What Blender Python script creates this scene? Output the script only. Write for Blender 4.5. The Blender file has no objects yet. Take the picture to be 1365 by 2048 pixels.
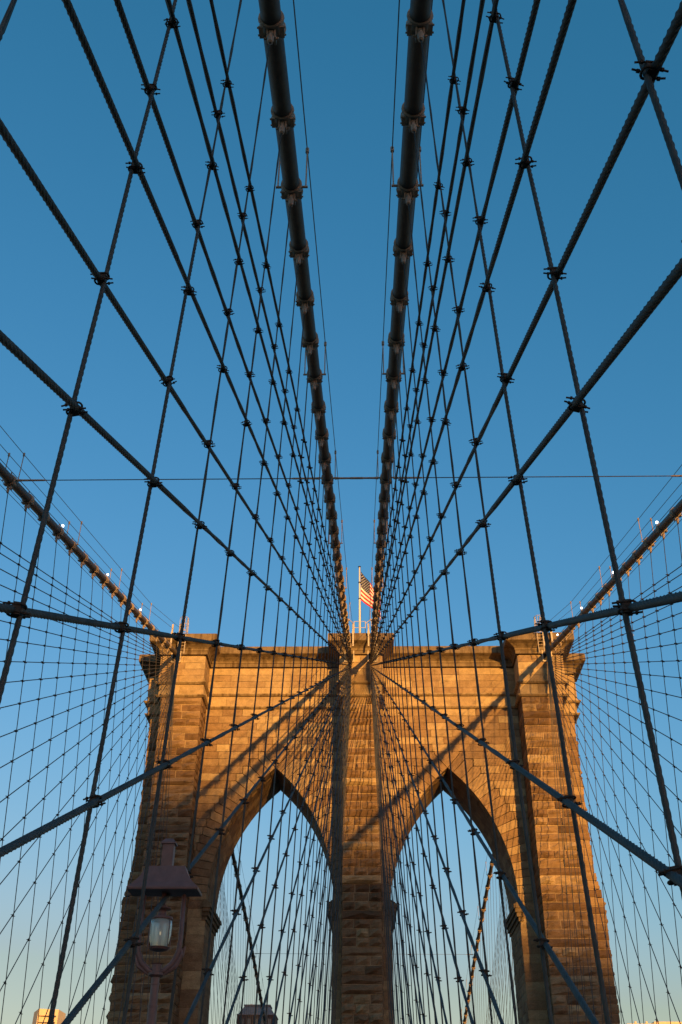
import bpy, math, random
from mathutils import Vector, Matrix
rnd = random.Random(7)
SC = bpy.context.scene
COL = SC.collection

# ------------------------------------------------------------------ camera
FPX, PIT, YAW, ROLL = 1992.4, 0.598247, -0.027171, 0.009313
CAM = Vector((0.3043, -85.8438, 0.0))
cy_, sy_ = math.cos(YAW), math.sin(YAW)
r_ = Vector((cy_, -sy_, 0)); fw_ = Vector((sy_, cy_, 0)); Z_ = Vector((0, 0, 1))
fwd = fw_ * math.cos(PIT) + Z_ * math.sin(PIT)
up = -fw_ * math.sin(PIT) + Z_ * math.cos(PIT)
right = r_ * math.cos(ROLL) + up * math.sin(ROLL)
up2 = -r_ * math.sin(ROLL) + up * math.cos(ROLL)
cd = bpy.data.cameras.new('camera'); cam = bpy.data.objects.new('camera', cd); COL.objects.link(cam)
cd.sensor_fit = 'VERTICAL'; cd.sensor_height = 36.0; cd.sensor_width = 24.0
cd.lens = FPX / 2048 * 36.0
cd.clip_start = 0.05; cd.clip_end = 20000
cam.matrix_world = Matrix(((right.x, up2.x, -fwd.x, CAM.x), (right.y, up2.y, -fwd.y, CAM.y), (right.z, up2.z, -fwd.z, CAM.z), (0, 0, 0, 1)))
SC.camera = cam

# ------------------------------------------------------------------ light
SUN = Vector((-0.38, 1.0, -0.083)).normalized()          # travel direction of the sunlight
ELEV = math.asin(-SUN.z); AZ = math.atan2(-SUN.x, -SUN.y)
W = bpy.data.worlds.new('World'); SC.world = W; W.use_nodes = True
nt = W.node_tree; nt.nodes.clear()
sky = nt.nodes.new('ShaderNodeTexSky'); sky.sky_type = 'NISHITA'; sky.sun_disc = False
sky.sun_elevation = ELEV; sky.sun_rotation = AZ
sky.altitude = 0; sky.air_density = 1.0; sky.dust_density = 0.6; sky.ozone_density = 2.0
bg = nt.nodes.new('ShaderNodeBackground'); bg.inputs['Strength'].default_value = 0.106
wo = nt.nodes.new('ShaderNodeOutputWorld')
# white balance of the whole sky: clear deep blue overhead, pale green-white towards the horizon
def wm(op, a, b=None):
    n = nt.nodes.new('ShaderNodeMath'); n.operation = op
    for k, q in enumerate((a, b)):
        if q is None: continue
        if isinstance(q, (int, float)): n.inputs[k].default_value = q
        else: nt.links.new(q, n.inputs[k])
    return n.outputs[0]
sep = nt.nodes.new('ShaderNodeSeparateColor'); cmb = nt.nodes.new('ShaderNodeCombineColor')
nt.links.new(sky.outputs[0], sep.inputs[0])
R0, G0, B0 = sep.outputs
Rn, Gn = wm('MULTIPLY', R0, 0.15), wm('MULTIPLY', G0, 0.15)
nt.links.new(wm('MULTIPLY', R0, wm('MINIMUM', wm('MULTIPLY', wm('POWER', Rn, 0.5), 3.3), 1.55)), cmb.inputs[0])
gb = wm('MAXIMUM', wm('SUBTRACT', 1.10, wm('MULTIPLY', wm('POWER', wm('ABSOLUTE', wm('SUBTRACT', Rn, 0.12)), 2.0), 9.0)), 0.93)
nt.links.new(wm('MULTIPLY', G0, wm('MULTIPLY', wm('MULTIPLY', wm('POWER', wm('MAXIMUM', Gn, 0.02), -0.23), 1.11), gb)), cmb.inputs[1])
nt.links.new(wm('MULTIPLY', B0, wm('MAXIMUM', wm('SUBTRACT', 2.68, wm('MULTIPLY', Rn, 5.8)), 1.12)), cmb.inputs[2])
nt.links.new(cmb.outputs[0], bg.inputs[0]); nt.links.new(bg.outputs[0], wo.inputs[0])
sl = bpy.data.lights.new('sun', 'SUN'); sl.energy = 5.0; sl.angle = math.radians(0.53); sl.color = (1.0, 0.50, 0.11)
so = bpy.data.objects.new('sun', sl); COL.objects.link(so)
so.rotation_euler = SUN.to_track_quat('-Z', 'Y').to_euler()
SC.view_settings.view_transform = 'Standard'; SC.view_settings.look = 'None'
SC.view_settings.exposure = 0.5; SC.view_settings.gamma = 1.0
SC.render.engine = 'CYCLES'
SC.cycles.max_bounces = 6

# ------------------------------------------------------------------ materials
def new_mat(name):
    m = bpy.data.materials.new(name); m.use_nodes = True
    return m, m.node_tree, m.node_tree.nodes['Principled BSDF']

def ramp(nt, fac, stops):
    r = nt.nodes.new('ShaderNodeValToRGB')
    while len(r.color_ramp.elements) < len(stops): r.color_ramp.elements.new(0.5)
    for e, (p, c) in zip(r.color_ramp.elements, stops):
        e.position = p; e.color = (c[0], c[1], c[2], 1)
    nt.links.new(fac, r.inputs[0]); return r.outputs[0]

def noise(nt, scale, detail=6, rough=0.6, vec=None, dist=0):
    n = nt.nodes.new('ShaderNodeTexNoise'); n.inputs['Scale'].default_value = scale
    n.inputs['Detail'].default_value = detail; n.inputs['Roughness'].default_value = rough; n.inputs['Distortion'].default_value = dist
    if vec: nt.links.new(vec, n.inputs['Vector'])
    return n.outputs[0]

def geo_pos(nt, scale=(1, 1, 1)):
    g = nt.nodes.new('ShaderNodeNewGeometry'); m = nt.nodes.new('ShaderNodeMapping')
    m.inputs['Scale'].default_value = scale; nt.links.new(g.outputs['Position'], m.inputs[0]); return m.outputs[0]

def mul(nt, a, b, fac=1.0):
    x = nt.nodes.new('ShaderNodeMix'); x.data_type = 'RGBA'; x.blend_type = 'MULTIPLY'; x.inputs[0].default_value = fac
    nt.links.new(a, x.inputs[6]); nt.links.new(b, x.inputs[7]); return x.outputs[2]

def bump(nt, h, strength, dist, b):
    n = nt.nodes.new('ShaderNodeBump'); n.inputs['Strength'].default_value = strength; n.inputs['Distance'].default_value = dist
    nt.links.new(h, n.inputs['Height']); nt.links.new(n.outputs[0], b.inputs['Normal'])

def stone_mat(name, stops, bstr=0.8, streak=False):
    m, t, b = new_mat(name)
    a = t.nodes.new('ShaderNodeAttribute'); a.attribute_name = 'tint'
    col = ramp(t, a.outputs['Fac'], stops)
    p = geo_pos(t)
    n1 = noise(t, 1.6, 8, 0.7, p)
    col = mul(t, col, ramp(t, n1, [(0.3, (0.62, 0.60, 0.58)), (0.7, (1.15, 1.12, 1.08))]))
    n2 = noise(t, 14, 6, 0.7, p)
    col = mul(t, col, ramp(t, n2, [(0.3, (0.72, 0.72, 0.72)), (0.65, (1.1, 1.1, 1.1))]))
    if streak:
        n3 = noise(t, 1.0, 5, 0.65, geo_pos(t, (2.2, 2.2, 0.16)))
        col = mul(t, col, ramp(t, n3, [(0.34, (0.42, 0.38, 0.34)), (0.52, (1, 1, 1))]))
    t.links.new(col, b.inputs['Base Color'])
    b.inputs['Roughness'].default_value = 0.92; b.inputs['Specular IOR Level'].default_value = 0.2
    bump(t, noise(t, 9, 8, 0.75, p), bstr, 0.06, b)
    return m

M = {}
M['stone'] = stone_mat('granite', [(0.0, (0.12, 0.072, 0.044)), (0.35, (0.245, 0.155, 0.09)), (0.7, (0.35, 0.24, 0.14)), (1.0, (0.54, 0.41, 0.235))], 1.0)
M['trim'] = stone_mat('trim_stone', [(0.0, (0.17, 0.125, 0.08)), (1.0, (0.52, 0.40, 0.25))], 0.35, True)
M['mortar'] = stone_mat('mortar', [(0.0, (0.44, 0.33, 0.21)), (1.0, (0.5, 0.38, 0.25))], 0.3)

def simple(name, c, rough=0.6, metal=0.0, var=0.35, scale=6.0, bs=0.15, stretch=(1, 1, 1)):
    m, t, b = new_mat(name)
    p = geo_pos(t, stretch)
    n = noise(t, scale, 6, 0.65, p)
    lo = tuple(x * (1 - var) for x in c); hi = tuple(min(1, x * (1 + var)) for x in c)
    t.links.new(ramp(t, n, [(0.3, lo), (0.7, hi)]), b.inputs['Base Color'])
    b.inputs['Roughness'].default_value = rough; b.inputs['Metallic'].default_value = metal
    if bs: bump(t, noise(t, scale * 6, 4, 0.6, p), bs, 0.01, b)
    return m
M['rope'] = simple('galvanised_rope', (0.06, 0.060, 0.056), 0.6, 0.2, 0.4, 5)
M['stay'] = simple('weathered_stay_rope', (0.052, 0.054, 0.054), 0.7, 0.05, 0.4, 5)
M['clamp'] = simple('rusty_clamp', (0.055, 0.035, 0.025), 0.8, 0.2, 0.5, 30)
M['cable'] = simple('buff_cable_paint', (0.095, 0.075, 0.059), 0.6, 0.0, 0.25, 4)
M['band'] = simple('buff_band_paint', (0.33, 0.245, 0.17), 0.6, 0.0, 0.25, 12)
M['wire'] = simple('thin_wire', (0.10, 0.09, 0.08), 0.6, 0.3, 0.2, 4, 0)
M['railing'] = simple('cream_railing_paint', (0.50, 0.42, 0.32), 0.6, 0.0, 0.2, 8)
M['lamp'] = simple('maroon_lamp_paint', (0.18, 0.092, 0.082), 0.5, 0.0, 0.22, 7)
M['dark'] = simple('dark_iron_and_portal_shade', (0.02, 0.018, 0.016), 0.7, 0.3, 0.3, 10)  # iron fittings; also the painted shade of the cable openings
M['white'] = simple('pole_paint', (0.72, 0.68, 0.60), 0.5, 0.0, 0.1, 5)
M['timber'] = simple('deck_timber', (0.22, 0.17, 0.12), 0.8, 0.0, 0.3, 3)
M['asphalt'] = simple('asphalt', (0.05, 0.05, 0.05), 0.9, 0.0, 0.2, 3)
M['water'] = simple('river_water', (0.015, 0.022, 0.025), 0.6, 0.0, 0.3, 0.02, 0.3)
M['brick'] = simple('brown_brick', (0.07, 0.045, 0.036), 0.9, 0.0, 0.25, 0.6)
M['slate'] = simple('slate_roof', (0.16, 0.16, 0.165), 0.7, 0.0, 0.25, 0.8)
M['lime'] = simple('limestone', (0.62, 0.50, 0.34), 0.85, 0.0, 0.1, 0.4)
M['red'] = simple('flag_red', (0.55, 0.02, 0.035), 0.8, 0, 0.1, 3, 0)
M['fwhite'] = simple('flag_white', (0.78, 0.76, 0.72), 0.8, 0, 0.05, 3, 0)
M['blue'] = simple('flag_blue', (0.012, 0.015, 0.06), 0.8, 0, 0.1, 3, 0)
M['feather'] = simple('gull_feathers', (0.7, 0.68, 0.65), 0.8, 0, 0.1, 3, 0)
m, t, b = new_mat('window_glass'); b.inputs['Base Color'].default_value = (0.05, 0.06, 0.07, 1); b.inputs['Roughness'].default_value = 0.08; M['pane'] = m
m, t, b = new_mat('frosted_lantern_glass'); b.inputs['Base Color'].default_value = (0.66, 0.70, 0.66, 1); b.inputs['Roughness'].default_value = 0.42
b.inputs['Transmission Weight'].default_value = 0.5; b.inputs['IOR'].default_value = 1.15; M['glass'] = m
def emit(name, c, s):
    m, t, b = new_mat(name); b.inputs['Emission Color'].default_value = (*c, 1); b.inputs['Emission Strength'].default_value = s; return m
M['bulb'] = emit('lit_bulb', (1, 0.97, 0.9), 4.0)
M['filament'] = emit('glowing_filament', (1, 0.75, 0.4), 0.5)

# ------------------------------------------------------------------ mesh helpers
def mk(name, vf, mat, parent=None, smooth=False, tint=None, loc=None):
    v, f = vf
    me = bpy.data.meshes.new(name)
    me.from_pydata([tuple(p) for p in v], [], f)
    if smooth: me.polygons.foreach_set('use_smooth', [True] * len(me.polygons))
    me.materials.append(mat)
    if tint is not None:
        a = me.attributes.new('tint', 'FLOAT', 'POINT')
        a.data.foreach_set('value', tint if isinstance(tint, list) else [tint] * len(v))
    o = bpy.data.objects.new(name, me); COL.objects.link(o)
    if parent: o.parent = parent
    if loc is not None: o.location = loc
    return o

def inst(name, me, parent, mw):
    """object sharing mesh data; parents of such pieces have identity transforms, or mw is given in the parent's frame"""
    o = bpy.data.objects.new(name, me); COL.objects.link(o)
    if parent: o.parent = parent
    o.matrix_basis = mw
    return o

def empty(name, loc=(0, 0, 0)):
    o = bpy.data.objects.new(name, None); COL.objects.link(o); o.location = loc; o.empty_display_size = 0.3; return o

def tag(o, label, cat, group=None):
    o['label'] = label; o['category'] = cat
    if group: o['group'] = group
    return o
def struct(o): o['kind'] = 'structure'; return o

def join(*parts):
    V, F = [], []
    for v, f in parts:
        n = len(V); V += [tuple(p) for p in v]; F += [tuple(i + n for i in q) for q in f]
    return V, F

def box(x0, x1, y0, y1, z0, z1):
    v = [(x, y, z) for z in (z0, z1) for y in (y0, y1) for x in (x0, x1)]
    return v, [(0, 2, 3, 1), (4, 5, 7, 6), (0, 1, 5, 4), (2, 6, 7, 3), (0, 4, 6, 2), (1, 3, 7, 5)]

def frame(d):
    d = d.normalized(); a = Vector((0, 0, 1)) if abs(d.z) < 0.9 else Vector((1, 0, 0))
    u = d.cross(a).normalized(); return u, u.cross(d).normalized()

def tube(pts, r, n=8, cap=True, lobes=0, pitch=0.3, amp=0.12, phase=0.0):
    """tube along pts; with lobes>0 its section is lobed and turns along the length, as the strands of a wire rope do"""
    pts = [Vector(p) for p in pts]; V, F = [], []
    u = None; s = 0.0
    rr = r if isinstance(r, (list, tuple)) else [r] * len(pts)
    for k, p in enumerate(pts):
        d = (pts[min(k + 1, len(pts) - 1)] - pts[max(k - 1, 0)]).normalized()
        if u is None: u, w = frame(d)
        else:
            u = (u - d * u.dot(d)).normalized()
        w = d.cross(u)
        if k: s += (p - pts[k - 1]).length
        tw = 2 * math.pi * s / pitch + phase
        for i in range(n):
            a = 2 * math.pi * i / n
            if lobes:
                q = rr[k] * (1 - amp + amp * abs(math.cos(lobes * a / 2)) * 1.35)
                a += tw
            else: q = rr[k]
            V.append(p + u * (q * math.cos(a)) + w * (q * math.sin(a)))
    for k in range(len(pts) - 1):
        for i in range(n):
            j = (i + 1) % n
            F.append((k * n + i, k * n + j, (k + 1) * n + j, (k + 1) * n + i))
    if cap:
        F.append(tuple(range(n - 1, -1, -1))); F.append(tuple((len(pts) - 1) * n + i for i in range(n)))
    return V, F

def lathe(prof, n=16, c=(0, 0, 0)):
    V, F = [], []
    for r, z in prof:
        for i in range(n):
            a = 2 * math.pi * i / n; V.append((c[0] + r * math.cos(a), c[1] + r * math.sin(a), c[2] + z))
    for k in range(len(prof) - 1):
        for i in range(n):
            j = (i + 1) % n; F.append((k * n + i, k * n + j, (k + 1) * n + j, (k + 1) * n + i))
    F.append(tuple(range(n - 1, -1, -1))); F.append(tuple((len(prof) - 1) * n + i for i in range(n)))
    return V, F

def prism(poly, y0, y1, shrink=0.0, ch=0.0):
    """polygon in x,z extruded along y"""
    cx = sum(p[0] for p in poly) / len(poly); cz = sum(p[1] for p in poly) / len(poly)
    P = []
    for x, z in poly:
        dx, dz = x - cx, z - cz; L = math.hypot(dx, dz) or 1
        P.append((x - dx / L * shrink, z - dz / L * shrink))
    n = len(P)
    V = [(x, y0, z) for x, z in P] + [(x, y1, z) for x, z in P]
    F = [tuple(range(n)), tuple(range(2 * n - 1, n - 1, -1))] + [(i, i + n, (i + 1) % n + n, (i + 1) % n) for i in range(n)]
    return V, F

def ordn(n): return '%d%s' % (n, 'th' if 10 <= n % 100 <= 20 else {1: 'st', 2: 'nd', 3: 'rd'}.get(n % 10, 'th'))

# ------------------------------------------------------------------ setting out of view below the frame
struct(mk('river', box(-6000, 6000, -6000, 9000, -44, -43), M['water']))
struct(mk('promenade_path', box(-1.75, 1.75, -200, 240, -1.95, -1.68), M['timber']))
for sx in (-1, 1):
    struct(mk('roadway', box(min(sx * 3.2, sx * 13.4), max(sx * 3.2, sx * 13.4), -200, 240, -7.6, -7.1), M['asphalt']))

# ------------------------------------------------------------------ stone tower
YC = 3.05                                   # the tower is symmetric about this plane
tower = tag(empty('stone_tower', (0, 0, -43)), 'tan granite bridge tower with two pointed arches and three buttresses', 'tower')
TI = Vector((0, 0, 43))                     # parts keep world coordinates
def tpart(name, vf, mat, smooth=False, tint=None): return mk(name, vf, mat, tower, smooth, tint, TI)

def stone(P0, U, N, u0, u1, z0, z1, rough=0.05, gap=0.033, depth=0.09):
    """one block: dressed margin, rock face bulging along N"""
    w, h = u1 - u0, z1 - z0
    nu = 4 if w > 1.6 else 3; nz = 3 if h > 0.5 else 2
    V, idx = [], {}
    off = rnd.uniform(-0.3, 0.6) * rough
    for j in range(nz + 1):
        for i in range(nu + 1):
            a = u0 + gap + (w - 2 * gap) * i / nu; z = z0 + gap + (h - 2 * gap) * j / nz
            edge = i in (0, nu) or j in (0, nz)
            n = rnd.uniform(-0.012, 0.012) + off * 0.5 if edge else off + rnd.uniform(0.2, 1.0) * rough
            if not edge:
                a += rnd.uniform(-0.25, 0.25) * w / nu; z += rnd.uniform(-0.2, 0.2) * h / nz
            else:
                if i not in (0, nu): z += rnd.uniform(-0.012, 0.012)
            idx[i, j] = len(V); V.append(P0 + U * a + N * n + Vector((0, 0, z)))
    ring = [idx[i, 0] for i in range(nu + 1)] + [idx[nu, j] for j in range(1, nz + 1)] + [idx[i, nz] for i in range(nu - 1, -1, -1)] + [idx[0, j] for j in range(nz - 1, 0, -1)]
    F = [(idx[i, j], idx[i + 1, j], idx[i + 1, j + 1], idx[i, j + 1]) for i in range(nu) for j in range(nz)]
    nb = len(V)
    for k in ring: V.append(V[k] - N * depth)
    L = len(ring)
    for k in range(L): F.append((ring[k], nb + k, nb + (k + 1) % L, ring[(k + 1) % L]))
    if U.cross(Vector((0, 0, 1))).dot(N) < 0: F = [tuple(reversed(q)) for q in F]
    return V, F

STONES = []                                 # (score, mesh, tint)
def add_stone(P0, U, N, u0, u1, z0, z1, rough, tint, depth=0.09):
    if u1 - u0 < 0.12: return
    vf = stone(P0, U, N, u0, u1, z0, z1, rough, 0.033 if rough > 0.08 else (0.016 if rough > 0.02 else 0.011), depth)
    c = P0 + U * ((u0 + u1) / 2) + Vector((0, 0, (z0 + z1) / 2))
    vis = max(0.0, N.dot((CAM - c).normalized()))
    sc = (u1 - u0) * (z1 - z0) * vis / (c - CAM).length_squared
    if c.z < 10.0: sc *= 0.01
    STONES.append((sc, vf, tint))

X_, Y_ = Vector((1, 0, 0)), Vector((0, 1, 0))
ZB, CH, NC = 9.0, 0.6732, 41
ZS_ = [ZB + CH * k for k in range(NC + 1)]; ZTOP = ZS_[-1]
CB, O1, O2, YB = 1.58, 14.32, 17.95, -2.7
PIER, ARCHC, AH = 2.42, 7.62, 5.20
JO = ARCHC + AH                             # outer jamb
K0 = 16; ZSP = ZS_[K0]; APEX = 31.0
RISE = APEX - ZSP; RAD = (AH * AH + RISE * RISE) / (2 * AH); CXO = RAD - AH; TH_A = math.asin(RISE / RAD)
RING = 1.75
def wing_x(z):
    if z > 23.0: return 19.72
    if z < 19.9: return 20.22
    s = (23.0 - z) / 3.1; return 19.72 + 0.5 * s
def splits(a, b, n, jit=0.14):
    w = (b - a) / n
    return [a] + [a + w * (i + rnd.uniform(-jit, jit)) for i in range(1, n)] + [b]
pat = [3, 1, 3, 2, 3, 1, 2, 3]
for side in (-1, 0, 1):                     # buttress fronts and flanks
    x0, x1 = (-CB, CB) if side == 0 else ((O1, O2) if side > 0 else (-O2, -O1))
    for k in range(NC):
        z0, z1 = ZS_[k], ZS_[k + 1]
        n = pat[(k + side * 3) % 8]
        if rnd.random() < 0.25: n = rnd.choice([1, 2, 3])
        base = rnd.uniform(0.32, 0.66) if n > 1 else rnd.uniform(0.35, 0.7)
        s = splits(x0 - 0.02, x1 + 0.02, n)
        for i in range(n):
            add_stone(Vector((0, YB, 0)), X_, -Y_, s[i], s[i + 1], z0, z1, 0.26, min(1, max(0, base + rnd.uniform(-0.32, 0.28))), 0.36)
        for xx, N in ((x0, -X_), (x1, X_)):
            sp = splits(YB + 0.36, 0.0, 2 if k % 2 else 1, 0.1)
            for i in range(len(sp) - 1):
                add_stone(Vector((xx, 0, 0)), Y_, N, sp[i], sp[i + 1], z0, z1, 0.09, rnd.uniform(0.15, 0.6))
for sx in (-1, 1):                          # wings at the ends of the tower
    for k in range(NC):
        z0, z1 = ZS_[k], ZS_[k + 1]
        wx = wing_x((z0 + z1) / 2) + rnd.uniform(-0.05, 0.05)
        sp = splits(O2 - 0.3, wx, 2 if k % 3 == 1 else 1)
        for i in range(len(sp) - 1):
            a, b_ = sorted((sx * sp[i], sx * sp[i + 1]))
            add_stone(Vector((0, 1.6, 0)), X_, -Y_, a, b_, z0, z1, 0.10, rnd.uniform(0.2, 0.8), 0.4)
        sp = splits(2.0, 4.5, 2)
        for i in range(2):
            add_stone(Vector((sx * wx, 0, 0)), Y_, X_ * sx, sp[i], sp[i + 1], z0, z1, 0.22, rnd.uniform(0.2, 0.7))
VOUS = []; SOFF = []
def wall_row(xa, xb, k, lim=2.1):
    if xb - xa < 0.12: return
    n = max(1, int(round((xb - xa) / rnd.uniform(1.25, lim))))
    s = splits(xa, xb, n, 0.18)
    for i in range(n):
        add_stone(Vector((0, 0, 0)), X_, -Y_, s[i], s[i + 1], ZS_[k], ZS_[k + 1], 0.025, min(1.0, 0.72 + rnd.uniform(-0.22, 0.28)))
def Ipt(th): return (-CXO + RAD * math.cos(th), ZSP + RAD * math.sin(th))
def Ept(th): return (-CXO + (RAD + RING) * math.cos(th), ZSP + (RAD + RING) * math.sin(th))
for sx in (-1, 1):                          # spandrels, jambs and arch rings
    ac = sx * ARCHC
    for k in range(NC):
        z0, z1 = ZS_[k], ZS_[k + 1]
        if k < K0:
            for a, b_ in ((CB, PIER), (JO, O1)):
                a2, b2 = sorted((sx * a, sx * b_)); wall_row(a2, b2, k)
            for xx, N in ((sx * PIER, X_ * sx), (sx * JO, -X_ * sx)):
                sp = splits(0.02, 6.08, 4 if k % 2 else 5, 0.12)
                for i in range(len(sp) - 1):
                    add_stone(Vector((xx, 0, 0)), Y_, N, sp[i], sp[i + 1], z0, z1, 0.03, rnd.uniform(0.4, 0.8))
            continue
        s0 = (z0 - ZSP) / (RAD + RING)
        th0 = math.asin(min(1, s0)); th1 = math.asin(min(1, (z1 - ZSP) / (RAD + RING)))
        if th0 >= TH_A:
            a2, b2 = sorted((sx * CB, sx * O1))
            top_first = th0 < TH_A + 0.06
            wall_row(a2, b2, k); continue
        last = th1 > TH_A
        the = min(th1, TH_A)
        for q in (-1, 1):                   # q: outward (+) or inward (-) half of this arch
            lim = (O1 - ARCHC) if q > 0 else (ARCHC - CB)
            lo = (lambda p: (min(p[0], lim), p[1]))
            I0, I1, E0, E1 = Ipt(th0), Ipt(the), lo(Ept(th0)), lo(Ept(the))
            poly = [I0, E0, (E0[0], z1)]
            poly += [(E1[0], z1)] if (last and E1[0] < E0[0] - 0.02) else []
            if E1[0] < E0[0] - 1e-3: poly.append(E1)
            poly.append(I1)
            if not last: poly = [I0, E0] + ([(E0[0], z1)] if E1[0] < E0[0] - 1e-3 else []) + [E1, I1]
            W_ = [(ac + sx * q * p[0], p[1]) for p in poly]
            t_ = min(1, 0.62 + rnd.uniform(-0.2, 0.25))
            yo = rnd.uniform(-0.03, 0.015)
            cuts = [0.0, 1.3, 2.9, 4.5, 6.1] if k % 2 else [0.0, 0.8, 2.2, 3.7, 5.2, 6.1]
            VOUS.append((prism(W_, cuts[0] + yo - 0.01, cuts[1] - 0.012, 0.06), t_))
            for c0, c1 in zip(cuts[1:], cuts[2:]):
                SOFF.append((prism(W_, c0, c1 - 0.02, 0.024), min(1, 0.55 + rnd.uniform(-0.25, 0.25))))
            a2, b2 = sorted((ac + sx * q * E0[0], ac + sx * q * lim)); wall_row(a2, b2, k)
        if last:
            E1 = Ept(TH_A)
            W_ = [(ac, APEX), (ac + E1[0], E1[1]), (ac + E1[0], z1), (ac - E1[0], z1), (ac - E1[0], E1[1])]
            VOUS.append((prism(W_, -0.035, 6.1, 0.06), 0.6))
for vf, t_ in VOUS: tpart('voussoir', vf, M['stone'], tint=t_)
# smooth frieze blocks and the band between the two string courses
NB, N1, N2, NW = 2.0, 14.30, 18.45, 20.25
def frieze(z0, z1, nrow, cb, o1, o2, nw, rough, wid, tl):
    hh = (z1 - z0) / nrow
    for r in range(nrow):
        za, zb = z0 + hh * r, z0 + hh * (r + 1)
        for P, xa, xb in ((YB, -cb, cb), (YB, o1, o2), (YB, -o2, -o1), (0, cb, o1), (0, -o1, -cb), (1.6, o2 - 0.2, nw), (1.6, -nw, -o2 + 0.2)):
            n = max(1, int(round((xb - xa) / wid)))
            s = splits(xa, xb, n, 0.2)
            for i in range(n): add_stone(Vector((0, P, 0)), X_, -Y_, s[i], s[i + 1], za, zb, rough, rnd.uniform(*tl), 0.05)
        for xx, N in ((-cb, -X_), (cb, X_), (o1, -X_), (-o1, X_), (o2, X_), (-o2, -X_)):
            y1 = 0.0 if abs(xx) < o2 - 0.1 else 1.6
            add_stone(Vector((xx, 0, 0)), Y_, N, YB + 0.06, y1, za, zb, rough, rnd.uniform(*tl), 0.05)
        for s_ in (-1, 1): add_stone(Vector((s_ * nw, 0, 0)), Y_, X_ * s_, 1.66, 4.4, za, zb, rough, rnd.uniform(*tl), 0.05)
frieze(38.12, 40.66, 4, NB, N1, N2, NW, 0.012, 2.4, (0.70, 1.0))
frieze(36.86, 37.84, 1, NB - 0.1, N1 - 0.05, N2 - 0.15, NW - 0.2, 0.012, 2.2, (0.78, 1.0))
# the three hundred largest blocks are parts of their own, the rest one part
STONES.sort(key=lambda s: -s[0])
for sc, vf, t_ in STONES[:300]: tpart('stone', vf, M['stone'], tint=t_)
V, F, T = [], [], []
for vf, t_ in [(s[1], s[2]) for s in STONES[300:]] + SOFF:
    n = len(V); V += vf[0]; F += [tuple(i + n for i in q) for q in vf[1]]; T += [t_] * len(vf[0])
o = tpart('stone_courses', (V, F), M['stone'], tint=T); o['kind'] = 'stuff'

def plan(cb, o1, o2, nw, yb, y0, yw):
    f = [(-nw, yw), (-o2, yw), (-o2, yb), (-o1, yb), (-o1, y0), (-cb, y0), (-cb, yb), (cb, yb), (cb, y0), (o1, y0), (o1, yb), (o2, yb), (o2, yw), (nw, yw)]
    return f + [(x, 2 * YC - y) for x, y in reversed(f)]
def offset(P, d):
    out = []; n = len(P)
    for i in range(n):
        a, b_, c = P[i - 1], P[i], P[(i + 1) % n]
        def nrm(p, q):
            dx, dy = q[0] - p[0], q[1] - p[1]; L = math.hypot(dx, dy); return (dy / L, -dx / L)
        n1, n2 = nrm(a, b_), nrm(b_, c)
        out.append((b_[0] + d * (n1[0] + n2[0]), b_[1] + d * (n1[1] + n2[1])))
    return out
def wrap(P, prof):
    V, F = [], []; n = len(P)
    for d, z in prof: V += [(x, y, z) for x, y in offset(P, d)]
    for k in range(len(prof) - 1):
        for i in range(n):
            j = (i + 1) % n; F.append((k * n + i, k * n + j, (k + 1) * n + j, (k + 1) * n + i))
    F.append(tuple(range(n - 1, -1, -1))); F.append(tuple((len(prof) - 1) * n + i for i in range(n)))
    return V, F
PU = plan(NB, N1, N2, NW, YB, 0.0, 1.6)
tpart('cornice', wrap(PU, [(-0.3, 40.80), (0.14, 40.80), (0.14, 41.12), (0.20, 41.16), (0.20, 41.34), (0.34, 41.46), (0.62, 41.62), (0.98, 41.74), (1.04, 41.78), (1.04, 42.42), (0.96, 42.52)]), M['trim'], tint=0.22)
tpart('string_course', wrap(PU, [(-0.2, 37.84), (0.10, 37.86), (0.26, 37.98), (0.26, 38.06), (0.04, 38.12)]), M['trim'], tint=0.7)
tpart('string_course', wrap(plan(NB - 0.1, N1 - 0.05, N2 - 0.15, NW - 0.2, YB, 0.0, 1.6), [(-0.3, 36.60), (0.08, 36.62), (0.24, 36.74), (0.24, 36.80), (0.03, 36.86)]), M['trim'], tint=0.7)
tpart('upper_core', wrap(offset(PU, -0.16), [(0, 36.63), (0, 40.82)]), M['mortar'], tint=0.5)
# mortar core seen only in the joints
e = 0.05; G = -43.0
core = [box(-CB + e, CB - e, YB + e, 2 * YC - YB - e, G, ZTOP)]
for sx in (-1, 1):
    def bx(a, b_, y0, y1, z0, z1):
        a, b_ = sorted((sx * a, sx * b_)); return box(a, b_, y0, y1, z0, z1)
    core += [bx(O1 + e, O2 - e, YB + e, 2 * YC - YB - e, G, ZTOP), bx(CB - e - 0.2, PIER - e, e, 6.05, G, ZSP), bx(JO + e, O1 + 0.3, e, 6.05, G, ZSP)]
    core += [bx(17.0, 19.66, 1.66, 4.44, 23.0, ZTOP), bx(17.0, 20.15, 1.66, 4.44, G, 19.85), bx(17.0, 19.66, 1.67, 4.43, 19.85, 23.0)]
    NS = 18
    for i in range(NS):
        za, zb = ZSP + RISE * i / NS, ZSP + RISE * (i + 1) / NS
        ea = math.sqrt(RAD * RAD - (za - ZSP) ** 2) - CXO + 0.25
        core += [bx(CB - e - 0.2, ARCHC - ea, 0.3, 6.045, za, zb), bx(ARCHC + ea, O1 + 0.3, 0.3, 6.045, za, zb)]
    core += [bx(CB - e - 0.2, ARCHC - 0.6, 0.3, 6.045, APEX, APEX + 0.6), bx(ARCHC + 0.6, O1 + 0.3, 0.3, 6.045, APEX, APEX + 0.6), bx(CB - e - 0.2, O1 + 0.3, 0.3, 6.045, APEX + 0.9, ZTOP)]
tpart('core', join(*core), M['mortar'], tint=0.4)
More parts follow.
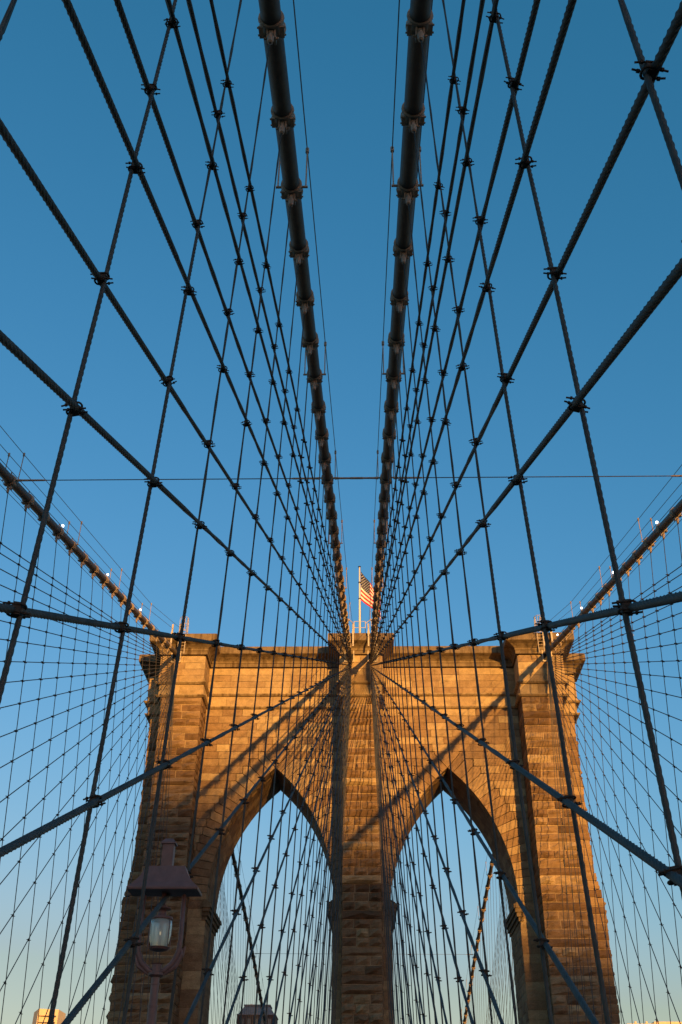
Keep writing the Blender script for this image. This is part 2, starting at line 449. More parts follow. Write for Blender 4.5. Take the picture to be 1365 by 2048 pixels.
for sx in (-1, 1):                          # impost mouldings at the springing
    for xx, s_ in ((sx * PIER, sx), (sx * JO, -sx)):
        def ib(d, y, z0, z1, back=0.3):
            a, b_ = sorted((xx - s_ * back, xx + s_ * d)); return box(a, b_, y, 6.1 - y, z0, z1)
        v, f = ib(0.46, -0.46, 19.15, 19.42)
        top = prism([(xx - s_ * 0.3, 19.42), (xx + s_ * 0.46, 19.42), (xx + s_ * 0.04, 19.74), (xx - s_ * 0.3, 19.74)], -0.44, 6.54)
        o = tpart('impost', join((v, f), top, ib(0.36, -0.36, 18.86, 19.147), ib(0.24, -0.24, 18.52, 18.857), ib(0.1, -0.1, 18.2, 18.517)), M['trim'], tint=0.2)

# cable portals: solid blocks, the openings' shade given as near-black colour, with an iron frame where the cables enter the tower
for xx in (-17.02, -1.07, 1.07, 17.02):
    fr = join(box(xx - 0.46, xx - 0.36, YB - 0.16, YB - 0.02, 40.0, 41.9), box(xx + 0.36, xx + 0.46, YB - 0.161, YB - 0.021, 40.0, 41.9), box(xx - 0.36, xx + 0.36, YB - 0.14, YB - 0.03, 39.98, 40.12))
    pt = tpart('cable_portal_shade', box(xx - 0.36, xx + 0.36, YB - 0.10, YB + 0.1, 40.12, 41.3), M['dark'])
    mk('portal_frame', fr, M['railing'], pt)

# ------------------------------------------------------------------ main cables
DY, Y1 = 2.6, -79.797
def yj(j): return Y1 + DY * (j - 1)
def z_near(y): return 41.435 + 0.3054 * y + 0.000159 * y * y + 0.32
def z_far(y): d = y - 6; return 41.9 - 0.325 * d + 0.00064 * d * d
def xi(y): return 1.05 + 0.0063 * abs(y)
def xo(y): return 17.1 - 0.0193 * abs(y)
def xof(y): y = min(y, 67); return 17.1 - 0.062 * y + 0.00046 * y * y
def cable_pt(kind, sx, y):
    if y < -2: z = z_near(y)
    elif y > 9: z = z_far(y)
    else:
        a, b_ = z_near(-2), z_far(9); s = (y + 2) / 11; z = a + (b_ - a) * s + 0.9 * 4 * s * (1 - s) * 0.5
    if kind == 'inner': x = xi(y)
    else: x = xo(y) if y < 2 else xof(y)
    return Vector((sx * x, y, z))

def make_band():
    cyl = lathe([(0.235, -0.17), (0.262, -0.17), (0.275, -0.13), (0.252, -0.10), (0.252, 0.08), (0.285, 0.11), (0.285, 0.17), (0.235, 0.17)], 18)
    # axis of cyl is z here: turn it to lie along local y
    v = [(x, z, y) for x, y, z in cyl[0]]; cyl = (v, [tuple(reversed(q)) for q in cyl[1]])
    ears = join(*[box(s * 0.075 - 0.02, s * 0.075 + 0.02, -0.11, 0.11, -0.46, -0.235) for s in (-1, 1)])
    pin = tube([(-0.15, 0, -0.40), (0.15, 0, -0.40)], 0.028, 8)
    bolts = join(*[tube([(s * 0.18, yy, -0.19), (s * 0.29, yy, -0.21)], 0.022, 6) for s in (-1, 1) for yy in (-0.1, 0.1)])
    top = tube([(0.05, -0.11, 0.25), (0.07, -0.13, 0.36)], 0.03, 6)
    flange = join(*[box(s * 0.17, s * 0.17 + s * 0.09, -0.15, 0.15, -0.245, -0.205) if s > 0 else box(-0.26, -0.17, -0.15, 0.15, -0.245, -0.205) for s in (-1, 1)])
    return join(cyl, ears, pin, bolts, top, flange)
bm = mk('cable_band', make_band(), M['band']); BAND = bm.data; bpy.data.objects.remove(bm)
BAND.polygons.foreach_set('use_smooth', [False] * len(BAND.polygons))

def rotm(p, d):
    """local y along d, local x horizontal"""
    d = d.normalized(); x = d.cross(Vector((0, 0, 1))).normalized(); z = x.cross(d)
    return Matrix(((x.x, d.x, z.x, p.x), (x.y, d.y, z.y, p.y), (x.z, d.z, z.z, p.z), (0, 0, 0, 1)))
side_w = {-1: 'left', 1: 'right'}
JN, JX = 0, 29
FARJ = [10.6 + DY * k for k in range(34)]
STAN = 0.36
def stanchion_mesh(h):
    p = []
    for s in (-1, 1):
        p += [tube([(s * 0.24, 0, 0.02), (s * (STAN + 0.05), 0, 0.02)], 0.035, 7), tube([(s * STAN, 0, 0.0), (s * STAN, 0, h)], 0.022, 6), tube([(s * STAN, 0, h - 0.09), (s * STAN, 0, h + 0.08)], 0.05, 7)]
    return join(*p)
HR = 1.52
st = mk('stanchion', stanchion_mesh(HR), M['band']); STME = st.data; bpy.data.objects.remove(st)
bulb = mk('bulb', lathe([(0.02, -0.08), (0.055, -0.055), (0.075, 0.0), (0.055, 0.055), (0.02, 0.08)], 10), M['bulb'], smooth=True); BULB = bulb.data; bpy.data.objects.remove(bulb)

def make_cable(kind, sx):
    ys = [-100 + 1.3 * i for i in range(0, 75)]
    ys = [y for y in ys if y < -2.6] + [-2.6, 0, 2, 4, 6, 8.6]
    yf = [10 + 2.6 * i for i in range(0, 62)] if kind == 'outer' else [10 + 5.2 * i for i in range(8)]
    pts = [cable_pt(kind, sx, y) for y in ys + yf]
    t = empty('main_cable', (0, 0, 0))
    tag(t, 'thick tan main cable rising to the tower, %s %s' % (side_w[sx], 'of the middle pair' if kind == 'inner' else 'outermost one'), 'bridge cable', 'main suspension cables')
    mk('wrapped_cable', tube(pts, 0.215, 16), M['cable'], t, True)
    js = range(JN, JX + 1) if kind == 'inner' else range(11, JX + 1)
    for j in js:
        p = cable_pt(kind, sx, yj(j)); d = cable_pt(kind, sx, yj(j) + 0.3) - p
        inst('cable_band', BAND, t, rotm(p, d))
    if kind == 'outer':
        for y in FARJ:
            p = cable_pt(kind, sx, y); d = cable_pt(kind, sx, y + 0.3) - p
            inst('cable_band', BAND, t, rotm(p, d))
    # hand ropes on stanchions, every fourth band
    for s in (-1, 1):
        rp = [cable_pt(kind, sx, yj(j)) + Vector((s * STAN, 0, HR)) for j in range(-3, 29, 4)]
        rp.append(Vector((sx * (xi(-3.2) if kind == 'inner' else xo(-3.2)) + s * STAN, -3.4, 43.1)))
        mk('hand_rope', tube(rp, 0.016, 5), M['wire'], t)
    for j in range(1, 29, 4):
        if kind == 'outer' and j < 11: continue
        p = cable_pt(kind, sx, yj(j))
        so_ = inst('stanchion', STME, t, Matrix.Translation(p))
    # end posts of the hand ropes in front of the cornice
    for s in (-1, 1):
        px = sx * (xi(-3) if kind == 'inner' else xo(-3)) + s * STAN
        mk('end_post', join(box(px - 0.07, px + 0.07, -4.05, -3.91, 41.0, 43.3), box(px - 0.1, px + 0.1, -4.08, -3.88, 42.2, 42.5)), M['railing'], t)
    if kind == 'outer':
        for dx, dz, r in ((0.16, 0.30, 0.018), (-0.1, 0.42, 0.014), (0.12, -0.55, 0.014), (0.0, -0.68, 0.014)):
            wp = [cable_pt(kind, sx, y) + Vector((-sx * dx, 0, dz)) for y in ys[::3] if y < -3]
            mk('service_wire', tube(wp, r, 5), M['wire'], t)
        for y in FARJ[3::4]: inst('stanchion', STME, t, Matrix.Translation(cable_pt(kind, sx, y)))
        for s in (-1, 1):
            mk('hand_rope', tube([cable_pt(kind, sx, y) + Vector((s * STAN, 0, HR)) for y in FARJ[3::4]], 0.016, 5), M['wire'], t)
        for j in range(12, 30, 4):
            p = cable_pt(kind, sx, yj(j)) + Vector((-sx * 0.12, 0.2, 0.48))
            bo = inst('necklace_light', BULB, t, Matrix.Translation(p))
    return t
for sx in (-1, 1):
    make_cable('inner', sx); make_cable('outer', sx)

# ------------------------------------------------------------------ web of suspenders and diagonal stays
YF, HS = -0.957, 40.382
def x_inner(y, z): return 0.881 - 0.03925 * (z - HS) + 0.00147 * (y - YF) - 3.87e-5 * (y - YF) * (z - HS)
def x_outer(y, z): return 14.17 + 0.07 * z - 0.002 * y
ANCH = [-115.42, -112.43, -107.91, -103.68, -99.61, -95.16, -91.20, -86.81, -82.90, -78.75, -74.37]
while ANCH[-1] < -9: ANCH.append(ANCH[-1] + 4.2)
ZD = -2.4
def stay_line(i):
    """start and end of stay i in the y,z plane"""
    a = ANCH[i]
    ys = -2.95; zs = HS * (ys - a) / (YF - a)
    zs = max(zs, 40.1 - 0.075 * i)
    ye = a + (a - YF) * (-ZD) / HS if i < 22 else a
    # keep the visible course of the line
    return ys, zs, ye, ZD
def stay_z(i, y):
    ys, zs, ye, ze = stay_line(i); return zs + (ze - zs) * (y - ys) / (ye - ys)

def make_clamp():
    p = []
    for s, zz in ((-1, 0.030), (1, -0.030)):
        for yy in (-0.040, 0.040):
            p.append(tube([(-s * 0.03, yy, zz), (s * 0.098, yy * 0.55, zz)], 0.0075, 6))
            p.append(tube([(s * 0.050, yy * 0.75, zz), (s * 0.066, yy * 0.72, zz)], 0.0145, 6))
        arc = [(-s * (0.03 + 0.030 * math.sin(a)), 0.040 * math.cos(a), zz) for a in [math.pi * k / 6 for k in range(7)]]
        p.append(tube(arc, 0.009, 6))
    p.append(box(-0.03, 0.03, -0.034, 0.034, -0.048, 0.048))
    return join(*p)
c = mk('clamp', make_clamp(), M['clamp']); CLAMP = c.data; bpy.data.objects.remove(c)
def make_clamp_far():
    return join(box(-0.098, 0.03, -0.03, 0.03, 0.018, 0.036), box(-0.03, 0.098, -0.03, 0.03, -0.036, -0.018), box(-0.034, 0.034, -0.03, 0.03, -0.05, 0.05))
c = mk('clamp', make_clamp_far(), M['clamp']); CLAMPF = c.data; bpy.data.objects.remove(c)
def make_socket():
    return join(lathe([(0.03, -0.36), (0.062, -0.33), (0.07, -0.16), (0.045, -0.05)], 8), box(-0.04, 0.04, -0.022, 0.022, -0.06, 0.14))
c = mk('socket', make_socket(), M['band']); SOCK = c.data; bpy.data.objects.remove(c)
RS, RT = 0.020, 0.0285
SOFFX, TOFFX = 0.024, 0.026

def rope(pts_fn, t0, t1, r, near_fn, strand, nfar=6):
    """polyline sampled finely where it runs close to the camera"""
    pts = []; t = t0
    L = (pts_fn(t1) - pts_fn(t0)).length
    fine = strand / L
    segs = []
    while t < t1:
        pts.append(pts_fn(t))
        t += fine if near_fn(pts[-1]) else max(fine, 1.4 / L)
    pts.append(pts_fn(t1)); return pts

def vis_near(p, lim):
    q = p - CAM
    dz = q.dot(fwd)
    if dz < 0.6 or q.length > lim: return False
    return abs(q.dot(right)) / dz < 0.40 and abs(q.dot(up2)) / dz < 0.58

def suspender(sx, kind, j, n):
    y = yj(j); top = cable_pt(kind, sx, y)
    xs = x_inner if kind == 'inner' else x_outer
    off = -SOFFX
    zt = top.z - 0.42
    bot = Vector((sx * (xs(y, ZD) + off), y, ZD))
    zclamps = []
    for i in range(len(ANCH)):
        ys, zs, ye, ze = stay_line(i)
        if ye < y < ys - 0.3:
            z = stay_z(i, y)
            if ZD + 0.8 < z < zt - 0.7: zclamps.append((z, i))
    topp = Vector((top.x, y, zt))
    knots = [topp] + [Vector((sx * (xs(y, z) + off) + rnd.uniform(-0.006, 0.006), y + rnd.uniform(-0.02, 0.02), z)) for z, i in sorted(zclamps, reverse=True)] + [bot]
    # first knot blends from the cable to the plane of the web
    cum = [0.0]
    for a, b_ in zip(knots, knots[1:]): cum.append(cum[-1] + (b_ - a).length)
    def fn(t):
        s = t * cum[-1]
        for k in range(len(cum) - 1):
            if s <= cum[k + 1] or k == len(cum) - 2:
                u = (s - cum[k]) / max(1e-6, cum[k + 1] - cum[k]); return knots[k].lerp(knots[k + 1], min(1, u))
    o = empty('suspender_rope', bot)
    inv = -Vector(bot)
    near = kind == 'inner' and j <= 7
    pts = rope(fn, 0, 1, RS, lambda p: near and vis_near(p, 14), 0.026)
    if near: vf = tube(pts, RS * 1.03, 12, True, 6, 0.42, 0.17)
    else: vf = tube(pts, RS * (1.0 if kind == 'inner' else 0.95), 6)
    mk('rope', vf, M['rope'], o, True, loc=inv)
    inst('socket', SOCK, o, Matrix.Translation(inv + Vector((top.x, y, top.z - 0.36))))
    for z, i in zclamps:
        p = Vector((sx * (xs(y, z) - (0.049 if kind == 'inner' and i % 2 == 0 else 0.0)), y, z))
        rz = Matrix.Rotation(rnd.uniform(-0.35, 0.35), 4, 'Z') @ Matrix.Rotation(rnd.uniform(-0.2, 0.2), 4, 'Y')
        near_c = (p - CAM).length < 30
        inst('clamp', CLAMP if near_c else CLAMPF, o, Matrix.Translation(inv + p) @ rz)
    w = '%s %s' % (side_w[sx], kind)
    tag(o, 'dark wire suspender rope in the %s web, %s from the viewer' % (w, ordn(n)), 'wire rope', 'suspender ropes of the %s web' % w)
for sx in (-1, 1):
    for n, j in enumerate(range(JN, JX + 1)): suspender(sx, 'inner', j, n + 1)
    for n, j in enumerate(range(12, JX + 1)): suspender(sx, 'outer', j, n + 1)

def stay(sx, kind, i):
    ys, zs, ye, ze = stay_line(i)
    xs = x_inner if kind == 'inner' else x_outer
    off = TOFFX * (1 if i % 2 else -1) if kind == 'inner' else TOFFX
    if kind == 'inner' and i % 2 == 0: off = -TOFFX - SOFFX * 2
    def fn(t):
        y = ys + (ye - ys) * t; z = zs + (ze - zs) * t
        z -= 0.0 
        return Vector((sx * (xs(y, z) + off), y, z))
    base = fn(1.0)
    o = empty('diagonal_stay', base)
    near = kind == 'inner' and i <= 14
    pts = rope(fn, 0, 1, RT, lambda p: near and vis_near(p, 13), 0.019)
    r = RT if kind == 'inner' else RT * 0.85
    if near: vf = tube(pts, r * 1.04, 18, True, 6, 0.44, 0.25, rnd.random())
    else: vf = tube(pts, r, 6)
    mk('rope', vf, M['stay'], o, True, loc=-base)
    s0, s1 = fn(0.0), fn(min(1, 0.9 / max(1, (fn(1) - fn(0)).length)))
    mk('end_socket', tube([s0, s0.lerp(s1, 0.7), s1], [0.06, 0.055, 0.035], 7), M['band'], o, loc=-base)
    w = '%s %s' % (side_w[sx], kind)
    tag(o, 'dark diagonal stay rope in the %s web, %s counted from the longest' % (w, ordn(i + 1)), 'wire rope', 'diagonal stays of the %s web' % w)
for sx in (-1, 1):
    for i in range(len(ANCH)):
        stay(sx, 'inner', i); stay(sx, 'outer', i)

# far side of the tower, seen through the arches
def xfar(y, zc, z): return xof(y) - 0.045 * (zc - z)
for sx in (-1, 1):
    for n, y in enumerate(FARJ):
        p = cable_pt('outer', sx, y); b_ = Vector((sx * xfar(y, p.z, ZD), y, ZD))
        o = tag(mk('suspender_rope', tube([p - b_ - Vector((0, 0, 0.3)), Vector((0, 0, 0))], 0.019, 5), M['rope'], loc=b_), 'thin suspender rope beyond the %s arch, %s behind the tower' % (side_w[sx], ordn(n + 1)), 'wire rope', 'suspender ropes beyond the tower')
    for i in range(18):
        ye = 14 + 4.6 * i; z0 = 40.3 - 0.05 * (18 - i)
        a = Vector((sx * xof(9), 9.1, z0)); b_ = Vector((sx * xfar(ye, cable_pt('outer', sx, ye).z, ZD), ye, ZD))
        tag(mk('diagonal_stay', tube([a - b_, Vector((0, 0, 0))], 0.022, 5), M['stay'], loc=b_), 'thin diagonal stay beyond the %s arch, %s counted from the tower' % (side_w[sx], ordn(i + 1)), 'wire rope', 'diagonal stays beyond the tower')

# ties between the cables
def tie(a, b_, label, r=0.022, buckle=False, ends=0.5):
    o = empty('tie_cable', a); d = (b_ - a)
    mk('wire', tube([(0, 0, 0), d * 0.5 - Vector((0, 0, 0.0)), d], r, 6), M['wire'], o)
    u = d.normalized()
    for q, s in ((Vector((0, 0, 0)), 1), (d, -1)):
        mk('end_fitting', tube([q + u * s * 0.15, q + u * s * 0.35, q + u * s * (0.35 + ends), q + u * s * (0.5 + ends)], [0.07, 0.05, 0.045, 0.03], 8), M['band'], o)
    if buckle: mk('turnbuckle', tube([d * 0.5 - u * 0.3, d * 0.5 + u * 0.3], 0.055, 8), M['band'], o)
    return tag(o, label, 'tie cable', 'tie cables between the main cables')
yt = yj(13)
tie(cable_pt('inner', -1, yt) + Vector((0.2, 0, 0)), cable_pt('inner', 1, yt) - Vector((0.2, 0, 0)), 'short tie rod with turnbuckle joining the two middle cables', 0.035, True)
tie(cable_pt('outer', -1, yt) + Vector((0.2, 0, 0)), cable_pt('inner', -1, yt) - Vector((0.2, 0, 0)), 'thin horizontal tie wire across the sky left of the middle cables', ends=1.0)
tie(cable_pt('inner', 1, yt) + Vector((0.2, 0, 0)), cable_pt('outer', 1, yt) - Vector((0.2, 0, 0)), 'thin horizontal tie wire across the sky right of the middle cables', ends=1.0)
tie(cable_pt('outer', -1, 59) + Vector((0.2, 0, 0)), cable_pt('outer', 1, 59) - Vector((0.2, 0, 0)), 'very thin tie wire seen low through both arches', 0.02)

# ------------------------------------------------------------------ on top of the tower
ft = tag(empty('flagpole', (-0.13, 3.0, 42.5)), 'white flagpole standing on the middle of the tower top', 'flagpole')
mk('pole', tube([(0, 0, 0), (0, 0, 5), (0, 0, 11.1)], [0.13, 0.11, 0.075], 10), M['white'], ft, True)
mk('cap', lathe([(0.05, 0), (0.15, 0.04), (0.15, 0.1), (0.05, 0.16)], 10, (0, 0, 11.08)), M['dark'], ft)
mk('halyard', tube([(0.14, -0.1, 0.5), (0.12, -0.1, 10.9)], 0.012, 4), M['wire'], ft)
for zz in (9.2, 7.3): mk('collar', lathe([(0.13, 0), (0.13, 0.12)], 8, (0, 0, zz)), M['dark'], ft)
# flag cloth
fl = tag(empty('flag', (-0.02, 3.0, 49.7)), 'stars and stripes flag hanging slack from the pole on the tower', 'flag')
NU, NV = 26, 13
def cloth(u, v):                            # u along the fly, v up the hoist
    u *= 0.82; xt, zt_ = 0.02 + 3.0 * u - 0.75 * u * u, 3.42 - 4.6 * u + 1.0 * u * u
    xb, zb_ = 0.02 + 2.35 * u + 0.1 * u * u, 0.0 - 1.75 * u - 1.0 * u * u
    x = xb + (xt - xb) * v; z = zb_ + (zt_ - zb_) * v
    y = 0.34 * math.sin(u * 9.0 + v * 2.0) * u ** 0.6 + 0.12 * math.sin(u * 17 + v * 5) * u
    return Vector((x, y, z))
V = [cloth(i / NU, j / NV) for j in range(NV + 1) for i in range(NU + 1)]
F = [(j * (NU + 1) + i, j * (NU + 1) + i + 1, (j + 1) * (NU + 1) + i + 1, (j + 1) * (NU + 1) + i) for j in range(NV) for i in range(NU)]
fo = mk('cloth', (V, F), M['red'], fl, True)
fo.data.materials.append(M['fwhite']); fo.data.materials.append(M['blue'])
for k, pl in enumerate(fo.data.polygons):
    j, i = divmod(k, NU)
    pl.material_index = 2 if (j >= 6 and i < 11) else (0 if j % 2 == 0 else 1)
V, F = [], []
for r in range(9):
    for c_ in range(6 if r % 2 == 0 else 5):
        u = (11 / NU) * ((c_ * 2 + 1 + r % 2) / 12); v = (6 + 7 * (r + 1) / 10) / 13
        p = cloth(u, v); du = (cloth(u + 0.01, v) - p).normalized(); dv = (cloth(u, v + 0.01) - p).normalized(); n_ = du.cross(dv).normalized()
        for s in (-1, 1):
            b0 = len(V)
            for q in range(10):
                a = math.pi / 2 + q * math.pi / 5; rr = 0.075 if q % 2 == 0 else 0.03
                V.append(p + du * rr * math.cos(a) + dv * rr * math.sin(a) + n_ * 0.012 * s)
            F.append(tuple(range(b0, b0 + 10)))
so2 = mk('stars', (V, F), M['fwhite'], fl); so2['kind'] = 'stuff'

rl = tag(empty('guard_rail', (-0.1, 0, 42.52)), 'cream pipe guard rail with curved ends on the middle of the tower top', 'railing')
for x, y in ((-0.52, -3.2), (0.52, -3.2), (-0.52, 1.6), (0.52, 1.6), (0.0, -3.2)):
    mk('post', tube([(x, y, 0), (x, y, 1.45)], 0.035, 6), M['railing'], rl)
for zz in (0.8, 1.45):
    mk('rail', tube([(-0.52, 1.6, zz), (-0.52, -3.2, zz), (0.52, -3.2, zz), (0.52, 1.6, zz)], 0.032, 6), M['railing'], rl)
for s in (-1, 1):
    arc = [(s * (0.52 + 0.55 * math.sin(a)), -3.2, 1.2 + 0.5 * math.sin(a)) for a in [math.pi / 2 * k / 6 for k in range(7)]]
    mk('hoop', tube(arc + [(s * 1.09, -3.2, 0.0)], 0.034, 6), M['railing'], rl)

def ladder(sx):
    xx = sx * 16.35
    o = tag(empty('ladder', (xx, -4.0, 40.9)), 'cream caged ladder climbing over the cornice of the %s outer buttress' % side_w[sx], 'ladder', 'caged ladders at the tower top')
    for s in (-1, 1):
        mk('stile', tube([(s * 0.24, 0, -0.6), (s * 0.24, 0, 2.9), (s * 0.24, 0.35, 3.25), (s * 0.24, 0.7, 2.9), (s * 0.24, 0.7, 1.7)], 0.035, 6), M['railing'], o)
    for k in range(9): mk('rung', tube([(-0.24, 0, -0.45 + 0.33 * k), (0.24, 0, -0.45 + 0.33 * k)], 0.018, 5), M['railing'], o)
    for zz in (1.5, 2.2, 2.9):
        mk('cage_hoop', tube([(0.42 * math.cos(a), -0.62 * math.sin(a), zz) for a in [math.pi * k / 8 for k in range(9)]], 0.025, 5), M['railing'], o)
    for a in (0.5, 1.2, 1.95, 2.65):
        mk('cage_bar', tube([(0.42 * math.cos(a), -0.62 * math.sin(a), 1.4), (0.42 * math.cos(a), -0.62 * math.sin(a), 2.95)], 0.02, 5), M['railing'], o)
for sx in (-1, 1): ladder(sx)

# ------------------------------------------------------------------ promenade lamp
LX, LY = -2.195, -73.0
lp = tag(empty('promenade_lamp', (LX, LY, -1.68)), 'maroon promenade lamp with flared roof and forked arms around a glass lantern', 'lamp post')
dz0 = 1.68
def LZ(z): return z + dz0
def rect_loft(levels):                      # (half width, half depth, z)
    V, F = [], []
    for a, b_, z in levels: V += [(-a, -b_, z), (a, -b_, z), (a, b_, z), (-a, b_, z)]
    for k in range(len(levels) - 1):
        for i in range(4):
            j = (i + 1) % 4; F.append((4 * k + i, 4 * k + j, 4 * k + 4 + j, 4 * k + 4 + i))
    F.append((3, 2, 1, 0)); n = 4 * (len(levels) - 1); F.append((n, n + 1, n + 2, n + 3)); return V, F
post = [(0.17, -1.68), (0.17, -1.45), (0.09, -1.35), (0.062, -0.6), (0.052, 1.755), (0.058, 1.757), (0.058, 1.785), (0.049, 1.787), (0.046, 1.995), (0.052, 1.997), (0.052, 2.02), (0.045, 2.022), (0.045, 2.12)]
mk('post', lathe([(r, LZ(z)) for r, z in post], 20), M['lamp'], lp)
mk('fork_hub', lathe([(0.05, LZ(2.08)), (0.095, LZ(2.1)), (0.095, LZ(2.13)), (0.06, LZ(2.14)), (0.06, LZ(2.22)), (0.075, LZ(2.23))], 12), M['lamp'], lp)
for s in (-1, 1):
    path = [(s * 0.02, 0, LZ(2.13)), (s * 0.10, 0, LZ(2.155)), (s * 0.19, 0, LZ(2.24)), (s * 0.245, 0, LZ(2.36)), (s * 0.255, 0, LZ(2.5)), (s * 0.25, 0, LZ(3.02))]
    arm = mk('fork_arm', tube(path, [0.034, 0.036, 0.034, 0.032, 0.028, 0.026], 8), M['lamp'], lp, True)
    mk('scroll', join(tube([(s * 0.10, 0, LZ(2.12)), (s * 0.22, 0, LZ(2.20)), (s * 0.285, 0, LZ(2.33)), (s * 0.275, 0, LZ(2.40))], [0.02, 0.028, 0.026, 0.012], 7), tube([(s * 0.27, 0, LZ(2.36)), (s * 0.315, 0, LZ(2.42)), (s * 0.30, 0, LZ(2.30))], 0.012, 6)), M['lamp'], arm)
rf = mk('roof', rect_loft([(0.435, 0.19, LZ(3.045)), (0.44, 0.195, LZ(3.06)), (0.44, 0.195, LZ(3.075)), (0.375, 0.165, LZ(3.13)), (0.30, 0.135, LZ(3.22)), (0.26, 0.115, LZ(3.30)), (0.245, 0.105, LZ(3.345))]), M['lamp'], lp)
mk('chimney', rect_loft([(0.07, 0.06, LZ(3.335)), (0.07, 0.06, LZ(3.63)), (0.092, 0.08, LZ(3.632)), (0.092, 0.08, LZ(3.65)), (0.05, 0.045, LZ(3.70))]), M['lamp'], rf)
ln = mk('lantern_hood', lathe([(0.03, LZ(3.06)), (0.03, LZ(2.90)), (0.06, LZ(2.88)), (0.10, LZ(2.865)), (0.105, LZ(2.85)), (0.05, LZ(2.845)), (0.05, LZ(2.77)), (0.135, LZ(2.755)), (0.14, LZ(2.725)), (0.12, LZ(2.72))], 16), M['lamp'], lp, True)
gp = [(0.128, 2.72), (0.132, 2.66), (0.130, 2.56), (0.118, 2.48), (0.098, 2.425), (0.085, 2.405)]
mk('glass_globe', lathe([(r, LZ(z)) for r, z in gp], 20), M['glass'], lp, True)
mk('bottom_ring', lathe([(0.05, LZ(2.37)), (0.11, LZ(2.385)), (0.13, LZ(2.41)), (0.10, LZ(2.415)), (0.08, LZ(2.40))], 16), M['lamp'], lp)
for a in (0.6, 2.54, 3.74, 5.68): mk('globe_rod', tube([(0.142 * math.cos(a), 0.142 * math.sin(a), LZ(2.40)), (0.142 * math.cos(a), 0.142 * math.sin(a), LZ(2.74))], 0.006, 5), M['lamp'], lp)
mk('bulb_stem', tube([(0, 0, LZ(2.74)), (0, 0, LZ(2.60))], 0.02, 8), M['white'], lp)
mk('filament', lathe([(0.004, LZ(2.55)), (0.010, LZ(2.56)), (0.010, LZ(2.585)), (0.004, LZ(2.6))], 8), M['filament'], lp)

# ------------------------------------------------------------------ city beyond the bridge
def windows(parent, xs, zs, y, w, h, mat='pane'):
    for x in xs:
        for z in zs:
            wo_ = mk('window', join(box(x - w / 2 - 0.15, x + w / 2 + 0.15, y - 0.25, y + 0.1, z - 0.3, z)), M['slate'], parent)
            mk('pane', box(x - w / 2, x + w / 2, y - 0.08, y + 0.1, z, z + h), M[mat], wo_)
YM = 430.0; sc = (YM + 85.84) / (500 + 85.84)
mx0, mx1 = -68.2 * sc, -48.0 * sc; mz = 76.8 * sc; mt = 81.6 * sc
bd = tag(empty('apartment_building', ((mx0 + mx1) / 2, YM, -43)), 'dark brown building with grey mansard roof seen through the left arch', 'building')
hx = (mx1 - mx0) / 2
mk('wall', box(-hx, hx, 0, 16, 0, mz + 43), M['brick'], bd)
rv = rect_loft([(hx + 0.3, 8.3, mz + 43.01), (hx + 0.3, 8.3, mz + 43.4), (hx - 0.4, 7.6, mz + 43.45), (hx - 3.0, 5.0, mt + 43), (hx - 2.6, 5.4, mt + 43.01), (hx - 2.6, 5.4, mt + 43.6)])
ro = mk('mansard_roof', ([(x, y + 8, z) for x, y, z in rv[0]], rv[1]), M['slate'], bd)
for k in range(3): mk('roof_light', lathe([(0.1, 0), (0.25, 0.2), (0.1, 0.5)], 6, (-3 + k * 2.2, 4, mt + 43.6)), M['lime'], ro)
windows(bd, [-6.4, -3.2, 0, 3.2, 6.4], [mz + 43 - 4.2, mz + 43 - 8.4], 0, 1.5, 2.6)
YL = 700.0; sc = (YL + 85.84) / (500 + 85.84)
lx0, lxc, lx1 = -181.5 * sc, -174.8 * sc, -167.0 * sc; lz = 79.3 * sc
bo2 = tag(empty('office_tower', (lxc, YL, -43)), 'sunlit pale stone office tower with angled front at lower left', 'building')
v = [(lx0 - lxc, 14, 0), (0, 0, 0), (lx1 - lxc + 3, 4, 0), (lx1 - lxc + 3, 24, 0), (lx0 - lxc, 24, 0)]
tz = lz + 43
V = v + [(x * (0.80 if k == 0 else 1), y, tz - (0.6 if k in (0, 4) else 0)) for k, (x, y, z) in enumerate(v)]
mk('facade', (V, [(0, 1, 6, 5), (1, 2, 7, 6), (2, 3, 8, 7), (3, 4, 9, 8), (4, 0, 5, 9), (9, 8, 7, 6, 5)]), M['lime'], bo2)
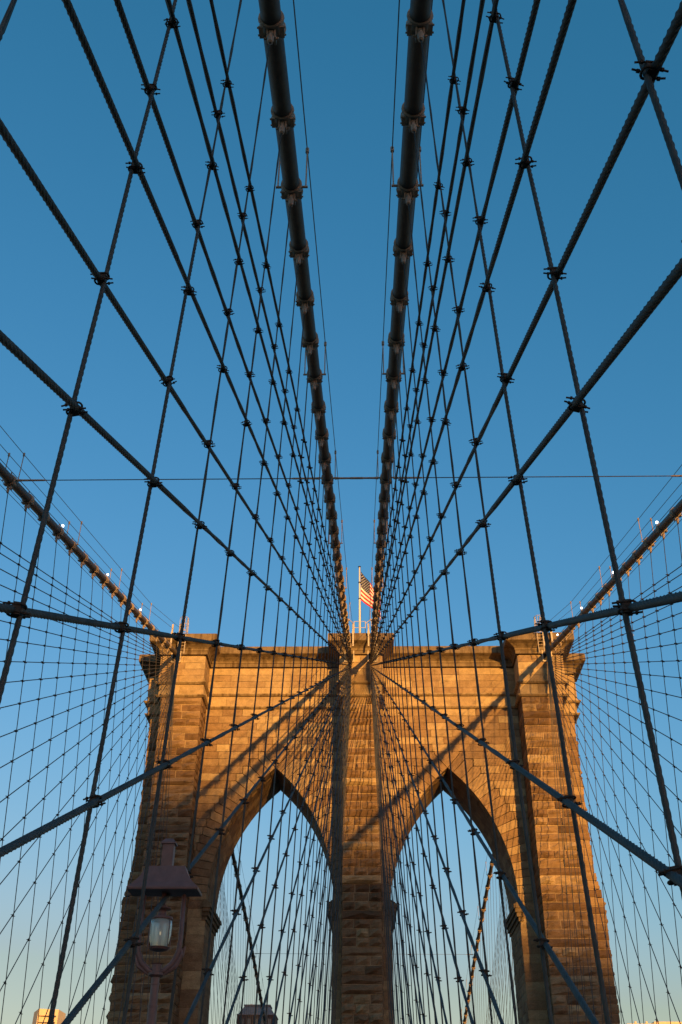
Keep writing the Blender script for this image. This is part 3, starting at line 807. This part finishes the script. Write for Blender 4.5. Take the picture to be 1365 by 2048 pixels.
for k in range(5): mk('course_band', box(0.3, lx1 - lxc + 2.6, 0.2, 0.9, tz - 5 - k * 4.2, tz - 4.4 - k * 4.2), M['brick'], bo2)
YR = 620.0; sc = (YR + 85.84) / (500 + 85.84)
br = tag(empty('roof_terrace_building', (155 * sc, YR, -43)), 'low sunlit rooftop just showing at the bottom right corner', 'building')
mk('wall', box(-22, 26, 0, 18, 0, 73.7 * sc + 43), M['lime'], br)
mk('penthouse', box(-4, 16, 3, 12, 73.7 * sc + 43, 75.0 * sc + 43), M['lime'], br)
for x in (-16, -9): mk('chimney', box(x, x + 1.2, 4, 5.2, 73.7 * sc + 43, 75.2 * sc + 43), M['lime'], br)

# gull
gl = tag(empty('gull', (31.7, 20, 54.3)), 'small pale gull flying right of the tower top', 'bird')
V, F = tube([(-0.32, 0, -0.02), (-0.2, 0, 0), (0, 0, 0), (0.2, 0, 0.02), (0.3, 0, 0.06), (0.38, 0, 0.05)], [0.02, 0.07, 0.1, 0.08, 0.05, 0.01], 8)
mk('body', (V, F), M['feather'], gl, True)
for s in (-1, 1):
    mk('wing', ([(0.12, 0, 0.05), (-0.14, 0, 0.05), (0.05, s * 0.45, 0.22), (-0.14, s * 0.42, 0.2), (-0.12, s * 0.95, 0.1), (0.12, 0, 0.02), (-0.14, 0, 0.02), (0.05, s * 0.45, 0.19), (-0.14, s * 0.42, 0.17)], [(0, 1, 3, 2), (2, 3, 4), (5, 7, 8, 6), (7, 4, 8), (0, 2, 7, 5), (1, 6, 8, 3), (2, 4, 7), (3, 8, 4)]), M['feather'], gl)

# city block behind the viewer whose long evening shadow lies on the bridge below the lit upper tower
DB = 900.0
cxb, cyb = 0.38 * DB, -DB
def zsh(z): return z + 0.083 * DB
ob = tag(empty('city_block', (cxb, cyb, -43)), 'broad stepped city block across the river behind the viewer', 'building')
for a, b_, z in ((-420, -9, 29.5), (-9, 7, 24.0), (7, 60, 17.5), (60, 96, 24), (96, 136, 196), (136, 300, 24)):  # tallest wing is unseen, added to cast shade on the mansard building
    mk('wing', box(a, b_, -40 - abs(a) * 0.01, 0, 0, zsh(z) + 43), M['brick'], ob)
